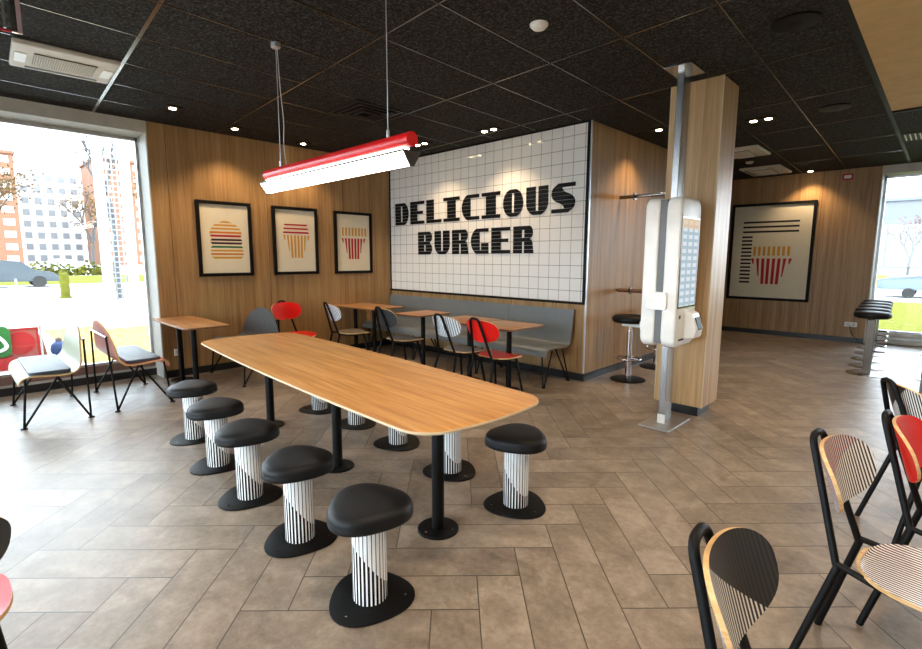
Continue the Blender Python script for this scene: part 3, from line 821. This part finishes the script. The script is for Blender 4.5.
# cafe chairs: black tube frame with narrow loop, plywood back and seat
def cafe_chair(label, loc, rz, back, seat, group='cafe chairs with tube frames', rear=None, k=1.04):
    t = thing('cafe_chair', label, 'chair', loc, rz, group); t.scale = (k, k, k)
    r = .0128
    loop = bend([(-.130, -.190, .445), (-.052, -.318, .860), (.052, -.318, .860), (.130, -.190, .445)], .040, 6)
    bm = new(); tube(bm, loop, r, 10); obj('back_loop', bm, 'black', t, 50)
    for s in (-1, 1):
        bm = new(); tube(bm, bend([(s*.130, -.190, .452), (s*.150, -.06, .434), (s*.150, .150, .428)], .04), r*.9, 8); obj('seat_rail', bm, 'black', t, 50)
        bm = new(); tube(bm, [(s*.130, -.185, .445), (s*.185, -.300, .0)], r, 10); obj('leg', bm, 'black', t, 50)
        bm = new(); tube(bm, [(s*.150, .140, .430), (s*.195, .215, .0)], r, 10); obj('leg', bm, 'black', t, 50)
    bm = new(); tube(bm, [(-.150, .145, .428), (.150, .145, .428)], r*.8, 8); obj('cross_bar', bm, 'black', t, 50)
    # seat plate
    def seat_fn(u, v):
        q = -math.cos(PI*v); y = .065+.208*q
        hw = .205*(max(0, 1-abs(q)**2.7))**(1/2.4)+.004; v = (q+1)/2
        z = .462-.012*(1-((u*2-1))**2)-.030*max(0, (v-.75)/.25)**2
        return ((u*2-1)*hw, y, z)
    bm = new(); sheet(bm, seat_fn, 14, 26, .013, 0, 1, 2); obj('seat', bm, [seat, 'ply', 'blackmatt'], t, 50)
    # back plate, curved round the sitter and leaning back
    def back_fn(u, v):
        a = -math.cos(PI*u); hz = .108*(max(0, 1-abs(a)**2.8))**(1/2.4)+.004
        zz = (v*2-1)*hz
        x = a*.215*(1+.07*(zz/.108))
        z = .732+zz
        y = -.262-.300*(z-.735)+.070*a*a
        return (x, y, z)
    bm = new(); sheet(bm, back_fn, 32, 10, .012, 0, 1, 2); obj('backrest', bm, [back, 'ply', rear or back], t, 50)
    return t
g1 = 'cafe chairs at the tables by the bench'
cafe_chair('taupe seated chair with white striped back, farthest left at the corner table', (.97, -1.50, 0), -.2, 'stripeW', 'seat_taupe', g1)
cafe_chair('charcoal cafe chair between the white striped chairs', (1.93, -1.36, 0), -.1, 'seat_dark', 'seat_dark', g1)
cafe_chair('grey seated chair with white diamond striped back, left of the red chair', (3.0, -1.37, 0), -.05, 'stripeW', 'seat_grey', g1)
cafe_chair('red cafe chair at the open end of the bench', (3.51, -1.35, 0), -.05, 'red', 'red', g1)
cafe_chair('red cafe chair against the oak wall between two pictures', (.60, -2.10, 0), -PI/2+.08, 'red', 'red', g1)
g2 = 'cafe chairs in the right foreground'
cafe_chair('nearest cafe chair at lower right, black cornered striped backrest', (6.81, -4.12, 0), -PI/2+.06, 'stripeA', 'stripeS', g2, None, 1.0)
cafe_chair('cafe chair with pinkish fine striped back and striped seat', (6.88, -3.16, 0), -PI/2-.13, 'stripeB', 'stripeS', g2, None, 1.0)
cafe_chair('bright red cafe chair in the right foreground row', (7.045, -2.66, 0), -PI/2-.08, 'red', 'red', g2, None, 1.0)
cafe_chair('black cafe chair with striped lower back at the right edge, farthest of the foreground row', (6.96, -1.73, 0), -PI/2+.50, 'stripeA', 'seat_dark', g2, None, 1.0)
cafe_chair('red seated cafe chair with black back, cut by the left picture edge', (4.93, -5.49, 0), PI/2, 'seat_dark', 'red', 'cafe chairs at the left edge')

# ------------------------------------------------------------------ ordering kiosk on its floor-to-ceiling post
t = thing('order_kiosk', 'tall white self-order kiosk with screens on a steel floor-to-ceiling post', 'kiosk', (5.12, -.86, 0))
bm = new(); box(bm, -.14, .14, -.25, .25, 0, .018); obj('floor_plate', bm, 'satin', t, bevel=.006)
bm = new(); box(bm, -.030, .030, -.075, .075, .018, H); obj('post', bm, 'steel', t, bevel=.006)
bm = new(); box(bm, -.11, .11, -.16, .16, H-.014, H); obj('ceiling_plate', bm, 'steel', t)
bm = new(); box(bm, -.034, .034, -.080, -.074, .018, .10); obj('post_label', bm, 'white', t)
def rounded(w0, w1, z0, z1, r, n=5):
    pts = []
    for cx_, cz_, a0 in ((w1-r, z1-r, 0), (w0+r, z1-r, PI/2), (w0+r, z0+r, PI), (w1-r, z0+r, 3*PI/2)):
        for q in range(n+1): a = a0+PI/2*q/n; pts.append((cx_+r*math.cos(a), cz_+r*math.sin(a)))
    return pts
def slab_x(bm, x0, x1, outl, bev=.03, mi=0):
    """outline in (y, z) extruded along x"""
    tmp = new(); prism(tmp, outl, x0, x1, bev, 4)
    bmesh.ops.rotate(tmp, verts=tmp.verts, cent=(0, 0, 0), matrix=Matrix(((0, 0, 1), (1, 0, 0), (0, 1, 0))))
    m = bpy.data.meshes.new('tmp'); tmp.to_mesh(m); tmp.free(); bm.from_mesh(m); bpy.data.meshes.remove(m)
for s in (1, -1):
    x0, x1 = (.030, .150) if s > 0 else (-.150, -.030)
    bm = new(); slab_x(bm, x0, x1, rounded(-.275, .165, .745, 2.0, .07), .028)
    h = obj('housing', bm, 'white', t, 40)
    f = .150*s
    def face(a, b, y0, y1, z0, z1):
        q = new(); lo, hi = sorted((f+s*a, f+s*b)); box(q, lo, hi, y0, y1, z0, z1); return q
    scr = obj('screen', face(-.002, .004, -.250, .140, 1.08, 1.84), 'screen_off', t)
    lit = obj('lit_display', face(.004, .0055, -.240, .130, 1.095, 1.825), 'screen', scr)
    # pin pad pocket below the screen
    bm = new(); pr = [(0, .80), (.10, .82), (.115, .90), (.07, 1.03), (.03, 1.05), (0, 1.04)]
    V = [[bm.verts.new((f+s*(a-.01), y, z)) for a, z in pr] for y in (-.07, .09)]
    for i in range(len(pr)): bm.faces.new((V[0][i], V[0][(i+1) % len(pr)], V[1][(i+1) % len(pr)], V[1][i]))
    bm.faces.new(V[0][::-1]); bm.faces.new(V[1]); pp = obj('card_terminal', bm, 'white', t, bevel=.012)
    bm = new(); V = [[bm.verts.new((f+s*(a-.006), y, z)) for a, z in ((.103, .88), (.116, .90), (.086, 1.0), (.073, .98))] for y in (-.04, .06)]
    for i in range(4): bm.faces.new((V[0][i], V[0][(i+1) % 4], V[1][(i+1) % 4], V[1][i]))
    bm.faces.new(V[0][::-1]); bm.faces.new(V[1]); obj('keypad', bm, 'black', pp)
    obj('scanner_window', face(-.001, .003, -.20, -.17, .99, 1.02), 'black', t)
    obj('receipt_slot', face(-.001, .004, -.19, -.08, .80, .815), 'black', t)
bm = new(); box(bm, -.030, .030, -.262, .152, .775, 1.98); obj('middle_band', bm, 'band', t)
bm = new(); tmp = rounded(-.10, .075, 1.065, 1.215, .02)
V = [[bm.verts.new((x, y, z)) for x, z in tmp] for y in (-.300, -.262)]
for i in range(len(tmp)): bm.faces.new((V[0][i], V[0][(i+1) % len(tmp)], V[1][(i+1) % len(tmp)], V[1][i]))
bm.faces.new(V[0][::-1]); bm.faces.new(V[1]); obj('side_cover', bm, 'white', t, bevel=.006)

# rails out from the side wall behind the kiosk, on a slim post
for z, rr, m, lab in ((2.262, .022, 'steel', 'high metal rail fixed to the side wall behind the kiosk'), (1.085, .024, 'rail', 'brown wooden lean rail fixed to the side wall behind the kiosk')):
    t = thing('wall_rail', lab, 'rail', (3.745, .76, z), 0, 'rails on the side wall')
    bm = new(); tube(bm, [(.05, 0, 0), (1.18, 0, 0)], rr, 14); obj('bar', bm, m, t, 40)
    for x in (.0,):
        bm = new(); tube(bm, [(0.0, 0, 0), (.014, 0, 0)], .055, 18); obj('wall_flange', bm, 'darksteel', t, 40)
        bm = new(); tube(bm, [(.0, 0, 0), (.26, 0, 0)], rr*1.05 if m == 'steel' else .014, 12); obj('spigot', bm, 'darksteel', t, 40)
    bm = new(); tube(bm, [(.21, 0, 0), (.23, 0, 0)], .045, 16); obj('collar', bm, 'darksteel', t, 40)
t = thing('rail_post', 'slim steel post carrying the rails behind the wooden pillar', 'post', (4.94, .76, 0))
bm = new(); lathe(bm, [(.022, .01), (.022, H)], 16); obj('shaft', bm, 'steel', t, 40)
bm = new(); lathe(bm, [(.07, 0), (.07, .01), (0, .012)], 20); obj('foot_plate', bm, 'steel', t, 40)

# bar stools
def bar_stool(label, loc, rz, style, group):
    t = thing('bar_stool', label, 'stool', loc, rz, group)
    if style == 'round':
        bm = new(); lathe(bm, [(.21, 0), (.21, .008), (.19, .014), (0, .016)], 36); obj('base_disc', bm, 'black', t, 40)
        bm = new(); lathe(bm, [(.034, .016), (.034, .62), (.026, .62), (.026, .72)], 20); obj('column', bm, 'chrome', t, 40)
        bm = new(); tube(bm, [(.15*math.cos(a), .15*math.sin(a), .27) for a in (2*PI*i/28 for i in range(28))], .010, 8, True)
        tube(bm, [(-.15, 0, .27), (.15, 0, .27)], .009, 8); obj('foot_ring', bm, 'chrome', t, 50)
        bm = new(); box(bm, -.10, .22, -.028, .028, .665, .70); obj('seat_lever', bm, 'white', t, bevel=.008)
        bm = new(); lathe(bm, [(.10, .715), (.195, .72), (.215, .745), (.215, .775), (.19, .80), (.10, .81), (0, .81)], 32); obj('seat_cushion', bm, 'leather', t, 60)
    else:
        bm = new(); lathe(bm, [(.215, 0), (.215, .007), (.20, .012), (0, .014)], 36); obj('base_disc', bm, 'steel', t, 40)
        bm = new(); box(bm, -.045, .045, -.035, .035, .012, .72); obj('column', bm, 'columnsteel', t, bevel=.006)
        bm = new(); tube(bm, bend([(.05, 0, .30), (.17, 0, .30), (.17, .10, .30)], .03), .010, 8); obj('foot_rest', bm, 'chrome', t, 40)
        bm = new(); lathe(bm, [(.10, .735), (.17, .738), (.195, .758), (.195, .795), (.18, .815), (.10, .826), (0, .826)], 32); obj('seat_cushion', bm, 'leather', t, 60)
    return t
bar_stool('round black bar stool on chrome column by the wooden side wall, left of the kiosk', (4.12, .47, 0), .0, 'round', 'bar stools by the side wall')
bar_stool('bar stool mostly hidden behind the kiosk, only its base showing', (4.07, 1.42, 0), .4, 'round', 'bar stools by the side wall')
s0 = bar_stool('nearest black bar stool of the row by the right window', (6.21, 2.97, 0), 0, 'flat', 'bar stools in a row by the right window')
for (x, y), lab in zip([(6.165, 3.55), (6.13, 4.17), (6.10, 4.78), (6.07, 5.38)], ['second bar stool from the front of the row by the right window', 'middle bar stool of the row by the right window', 'fourth bar stool from the front by the right window', 'farthest bar stool of the row, closest to the right window']):
    dup(s0, (x, y, 0), 0, lab)
for (x, y), lab in zip([(6.90, 3.1), (6.84, 4.23), (6.81, 5.37)], ['bar stool base at the right picture edge, nearest of three', 'bar stool base at the right picture edge, middle of three', 'bar stool base at the right picture edge, closest to the window']):
    dup(s0, (x, y, 0), 0, lab, 'bar stools at the right picture edge')
t = thing('table_post', 'brown steel post of a bar table at the right picture edge', 'table', (6.80, 1.85, 0))
bm = new(); box(bm, -.045, .045, -.045, .045, .012, 1.03); obj('post', bm, 'darksteel', t, bevel=.004)
bm = new(); box(bm, -.2, .2, -.2, .2, 0, .012); obj('foot_plate', bm, 'darksteel', t)
bm = new(); box(bm, -.10, .6, -.35, .9, 1.03, 1.06); obj('table_top', bm, 'smalltable', t, bevel=.004)

# ------------------------------------------------------------------ outdoors
G = -.15
struct('ground', quick(box, -170, 120, -120, 160, G-.2, G), 'paving')
struct('lawn', quick(box, -46, -31.5, -30, 40, G, G+.03), 'lawn')
struct('lawn', quick(box, -7.6, -1.0, -3.95, -1.2, G, G+.012), 'drylawn')
struct('lawn', quick(box, 3.0, 40, 9.3, 19.5, G, G+.04), 'lawn')
struct('lawn', quick(box, -20, 60, 33, 60, G, G+.03), 'lawn')
struct('road', quick(box, -30.8, -22, -60, 60, G, G+.015), 'asphalt')

def building(label, x, y, rz, w, d, h, wall, rows, cols, win, top=None):
    t = thing('apartment_block', label, 'building', (x, y, G), rz, 'apartment blocks outside')
    bm = new(); box(bm, -d, 0, -w/2, w/2, 0, h); obj('walls', bm, wall, t)
    bm = new(); box(bm, -d-.3, .3, -w/2-.3, w/2+.3, h, h+.5); obj('roof', bm, wall, t)
    for r_ in range(rows):
        for c_ in range(cols):
            y0 = -w/2+w*(c_+.5)/cols; z0 = h*(r_+.55)/rows; ww = w/cols*.27; hh = h/rows*.26
            bm = new(); box(bm, -.05, .08, y0-ww, y0+ww, z0-hh, z0+hh); obj('window', bm, win, t)
building('orange brick apartment block at the left edge of the window view', -113, -1.2, -.0, 11.5, 14, 19.5, 'brick', 9, 4, 'winlight')
building('pale white apartment block between the two orange blocks', -132, 12.5, .0, 12.5, 14, 21.5, 'render', 9, 6, 'windark')
building('orange brick apartment block behind the lattice mast', -111, 21.6, .0, 11, 14, 20, 'brick', 9, 4, 'winlight')
building('hazy grey apartment block seen through the right window', -2, 118, PI/2, 30, 14, 11, 'greyrender', 6, 9, 'winlight')

def tree(label, x, y, h, spread, r, mat, leaves, lh0=.45, seed=1, name='bare_tree'):
    rnd = random.Random(seed); t = thing(name, label, 'tree', (x, y, G), 0, 'trees outside')
    bm = new(); tips = []
    def grow(p, d, L, rad, dep):
        q = p+d*L; tube(bm, [p, p+d*L*.5+Vector((rnd.uniform(-1, 1), rnd.uniform(-1, 1), 0))*L*.05, q], [rad, rad*.85, rad*.68], 7)
        tips.append(q)
        if dep == 0: return
        for _ in range(3 if dep > 1 else 2):
            nd = (d+Vector((rnd.uniform(-1, 1), rnd.uniform(-1, 1), rnd.uniform(-.1, .7)))*spread).normalized()
            grow(q, nd, L*rnd.uniform(.55, .8), rad*.62, dep-1)
    grow(Vector((0, 0, -.05)), Vector((rnd.uniform(-.06, .06), rnd.uniform(-.06, .06), 1)).normalized(), h*.36, r, 4)
    obj('trunk', bm, 'bark', t, 60)
    if leaves:
        bm = new(); tp = [q for q in tips if q.z > h*lh0]
        for _ in range(leaves):
            q = rnd.choice(tp)+Vector((rnd.gauss(0, 1), rnd.gauss(0, 1), rnd.gauss(0, 1)))*h*.05
            a = Vector((rnd.uniform(-1, 1), rnd.uniform(-1, 1), rnd.uniform(-1, 1))).normalized(); b = a.orthogonal().normalized()
            s = h*.014
            bm.faces.new([bm.verts.new(q+v) for v in (a*s, b*s, -a*s, -b*s)])
        o = obj('foliage', bm, mat, t); o['kind'] = 'stuff'
tree('forked bare grey tree just left of the lattice mast', -16.7, -.6, 7.0, .5, .13, 'leafy', 0, seed=12)
tree('autumn tree in front of the left orange block', -66, -2.5, 11, .6, .2, 'leafy', 900, .3, 5, 'autumn_tree')
tree('autumn tree in front of the pale block', -58, 5.5, 8, .6, .2, 'leafy', 500, .3, 6, 'autumn_tree')
tree('autumn tree beside the lattice mast, before the right orange block', -62, 13.5, 11, .6, .2, 'leafy', 1100, .25, 8, 'autumn_tree')
tree('small pinkish autumn tree on the lawn outside the right window', 4.95, 40, 4.6, .6, .10, 'leafred', 380, .35, 9, 'autumn_tree')

# lattice mast: two pale posts with cross bars between
t = thing('lattice_mast', 'tall pale mast with grey lattice standing outside the left window', 'mast', (-7.25, -2.45, G))
for s in (-1, 1):
    bm = new(); box(bm, -.10, .10, s*.26-.085, s*.26+.085, 0, 5.4); obj('post', bm, 'render', t)
bm = new()
for i in range(40):
    z = .4+i*.125; box(bm, -.02, .02, -.18, .18, z-.014, z+.014)
for y in (-.10, -.0, .10): box(bm, -.018, .018, y-.011, y+.011, .3, 5.4)
obj('lattice', bm, 'grey', t)
bm = new(); box(bm, -.45, .45, -.55, .55, 0, .16); obj('plinth', bm, 'render', t)

def car(label, x, y, rz, paint, L=4.3, W=1.75, Hh=1.45, name='parked_car'):
    t = thing(name, label, 'car', (x, y, G), rz, 'cars parked outside')
    side = [(-L/2, .35), (-L/2, .75), (-L*.42, .88), (-L*.30, .92), (-L*.20, Hh*.97), (-L*.02, Hh), (L*.14, Hh*.96), (L*.27, .93), (L*.44, .80), (L/2, .62), (L/2, .32)]
    bm = new(); V = []
    for yy, k in ((-W/2, .96), (-W/2*.98, 1), (W/2*.98, 1), (W/2, .96)):
        V.append([bm.verts.new((a*(.99 if k < 1 else 1), yy*(.84 if b > .95 else 1), .32+(b-.32)*k)) for a, b in side])
    n = len(side)
    for A, B in zip(V, V[1:]):
        for i in range(n): bm.faces.new((A[i], A[(i+1) % n], B[(i+1) % n], B[i]))
    bm.faces.new(V[0][::-1]); bm.faces.new(V[-1]); obj('body', bm, paint, t, 35)
    for s in (-1, 1):
        bm = new(); y0 = s*W/2*.92
        g = [(-L*.28, .93), (-L*.19, Hh*.92), (L*.12, Hh*.91), (L*.24, .94)]
        A = [bm.verts.new((a, y0*(.93 if b > 1 else 1.06), b)) for a, b in g]; B = [bm.verts.new((a, y0*(.86 if b > 1 else .99), b)) for a, b in g]
        for i in range(4): bm.faces.new((A[i], A[(i+1) % 4], B[(i+1) % 4], B[i]))
        bm.faces.new(A); bm.faces.new(B[::-1]); obj('side_window', bm, 'windark', t)
        for a in (-L*.30, L*.30):
            bm = new(); wr = .31*min(1, Hh/1.3)**1.4; tube(bm, [(a, s*(W/2-.20), wr), (a, s*(W/2+.01), wr)], wr, 20); obj('wheel', bm, 'tyre', t, 40)
car('blue grey car on the road at the left edge of the window view', -29, -3.2, PI/2, 'carblue')
car('pale car parked on the lawn edge outside the right window', 7.3, 23.6, 0, 'carwhite', 5.2, 1.8, 1.0)
car('small dark grey car far off in front of the pale block', -52, 2.2, PI/2, 'grey')

# low things right outside the left window
t = thing('display_stall', 'low white canopy over red and green boards outside the left window', 'stall', (-2.9, -4.75, G))
def canopy(u, v):
    y = -1.5+2.05*u; x = -.9+1.0*v
    return (x, y, .90-.33*max(0, (u-.45)/.55)**1.6-.02*(v*2-1)**2)
bm = new(); sheet(bm, canopy, 18, 8, .035, 0, 0, 1); obj('canopy', bm, ['render', 'grey'], t, 50)
bm = new(); box(bm, .02, .05, .31, .335, 0, .62); obj('post', bm, 'alu', t)
bm = new(); box(bm, .0, .04, -.20, .30, .0, .60); rb = obj('red_board', bm, 'boardpink', t)
bm = new(); tube(bm, [(.035, .08, .38), (.048, .08, .38)], .17, 32); obj('red_disc', bm, 'boardred', rb)
bm = new(); box(bm, .04, .046, -.20, .30, .57, .60); box(bm, .04, .046, .27, .30, 0, .57); obj('board_edging', bm, 'boardred', rb)
bm = new(); slab_x(bm, .05, .09, rounded(-.75, -.02, .20, .65, .09), .01); gb = obj('green_board', bm, 'boardgreen', t)
bm = new(); tube(bm, bend([(.095, -.40, .54), (.095, -.20, .56), (.095, -.10, .44), (.095, -.06, .34), (.095, -.16, .28), (.095, -.26, .36)], .1, 6), .022, 8); obj('white_squiggle', bm, 'white', gb, 50)
bm = new(); box(bm, .05, .08, -.75, -.02, .0, .19); obj('red_panel', bm, 'boardred', t)
t = thing('orange_cone', 'slender orange cone beside the red board outside the window', 'cone', (-3.8, -4.35, G))
bm = new(); lathe(bm, [(.085, 0), (.085, .02), (.07, .025), (.02, .37), (0, .375)], 20); obj('body', bm, 'cone', t, 40)
bm = new(); box(bm, -.09, .09, -.09, .09, -.001, .02); obj('foot', bm, 'cone', t)
t = thing('outdoor_figure', 'small round blue figure with brown head outside the left window', 'figure', (-3.8, -4.12, G))
bm = new(); lathe(bm, [(.08, 0), (.115, .05), (.125, .11), (.11, .18), (.06, .23), (0, .235)], 24); obj('body', bm, 'bluefig', t, 60)
bm = new(); lathe(bm, [(0, .22), (.04, .225), (.05, .255), (.042, .29), (0, .31)], 16); obj('head', bm, 'brownfig', t, 60)
t = thing('bollard', 'slim yellow green bollard on the pavement outside the left window', 'bollard', (-18.4, -2.1, G))
bm = new(); lathe(bm, [(.16, 0), (.16, .92), (.12, .98), (0, 1.0)], 16); obj('shaft', bm, 'hedge', t, 40)
bm = new(); lathe(bm, [(.22, 0), (.22, .06), (0, .06)], 16); obj('foot', bm, 'hedge', t, 40)
t = thing('litter_bin', 'small grey domed bin on the paving outside the left window', 'bin', (-14.1, -3.85, G))
bm = new(); lathe(bm, [(.24, 0), (.26, .30), (.26, .55), (.20, .68), (0, .74)], 18); obj('body', bm, 'grey', t, 50)
bm = new(); lathe(bm, [(.03, .73), (.03, .95), (0, .95)], 8); obj('stem', bm, 'grey', t, 40)
bm = new(); rnd = random.Random(3)
for i in range(420):
    q = Vector((rnd.gauss(0, .5), rnd.uniform(-3, 3), abs(rnd.gauss(0, .42)))); a = Vector((rnd.uniform(-1, 1), rnd.uniform(-1, 1), rnd.uniform(-1, 1))).normalized(); b = a.orthogonal().normalized()
    bm.faces.new([bm.verts.new(q+v*.16) for v in (a, b, -a, -b)])
hd = obj('hedge', bm, 'hedge'); hd.location = (-48, 2.2, G); tag(hd, 'low yellow green hedge beyond the lawn outside the left window', 'hedge')

# ------------------------------------------------------------------ light, camera, view
w = bpy.data.worlds.new('world'); scene.world = w; w.use_nodes = True
bg = w.node_tree.nodes['Background']; bg.inputs[0].default_value = (.77, .885, 1.0, 1); bg.inputs[1].default_value = 9.5
sun = lamp_light('SUN', 'sun', (40, -20, 60), 3.0, (1, .95, .86), angle=math.radians(1))
sun.rotation_euler = (math.radians(35), math.radians(38), 0)

f_px, yaw, pitch, roll = 497.4463, .7720, -.1338, .0026
cpos = Vector((6.8564, -5.3186, 1.5))
fw = Vector((-math.sin(yaw)*math.cos(pitch), math.cos(yaw)*math.cos(pitch), math.sin(pitch)))
r0 = Vector((math.cos(yaw), math.sin(yaw), 0)); u0 = r0.cross(fw)
r2 = r0*math.cos(roll)+u0*math.sin(roll); u2 = -r0*math.sin(roll)+u0*math.cos(roll)
cd = bpy.data.cameras.new('camera'); cam = bpy.data.objects.new('camera', cd); COL.objects.link(cam)
cd.sensor_fit = 'HORIZONTAL'; cd.sensor_width = 36; cd.lens = 36*f_px/922; cd.clip_start = .05; cd.clip_end = 500
mat = Matrix((r2, u2, -fw)).transposed().to_4x4(); mat.translation = cpos; cam.matrix_world = mat
scene.camera = cam

scene.view_settings.view_transform = 'Standard'; scene.view_settings.look = 'None'
scene.view_settings.gamma = 1; scene.view_settings.use_curve_mapping = False
scene.view_settings.exposure = 0.38
cy = scene.cycles
cy.use_denoising = True; cy.max_bounces = 8; cy.diffuse_bounces = 5; cy.glossy_bounces = 4; cy.transparent_max_bounces = 12
cy.caustics_reflective = False; cy.caustics_refractive = False; cy.sample_clamp_indirect = 8
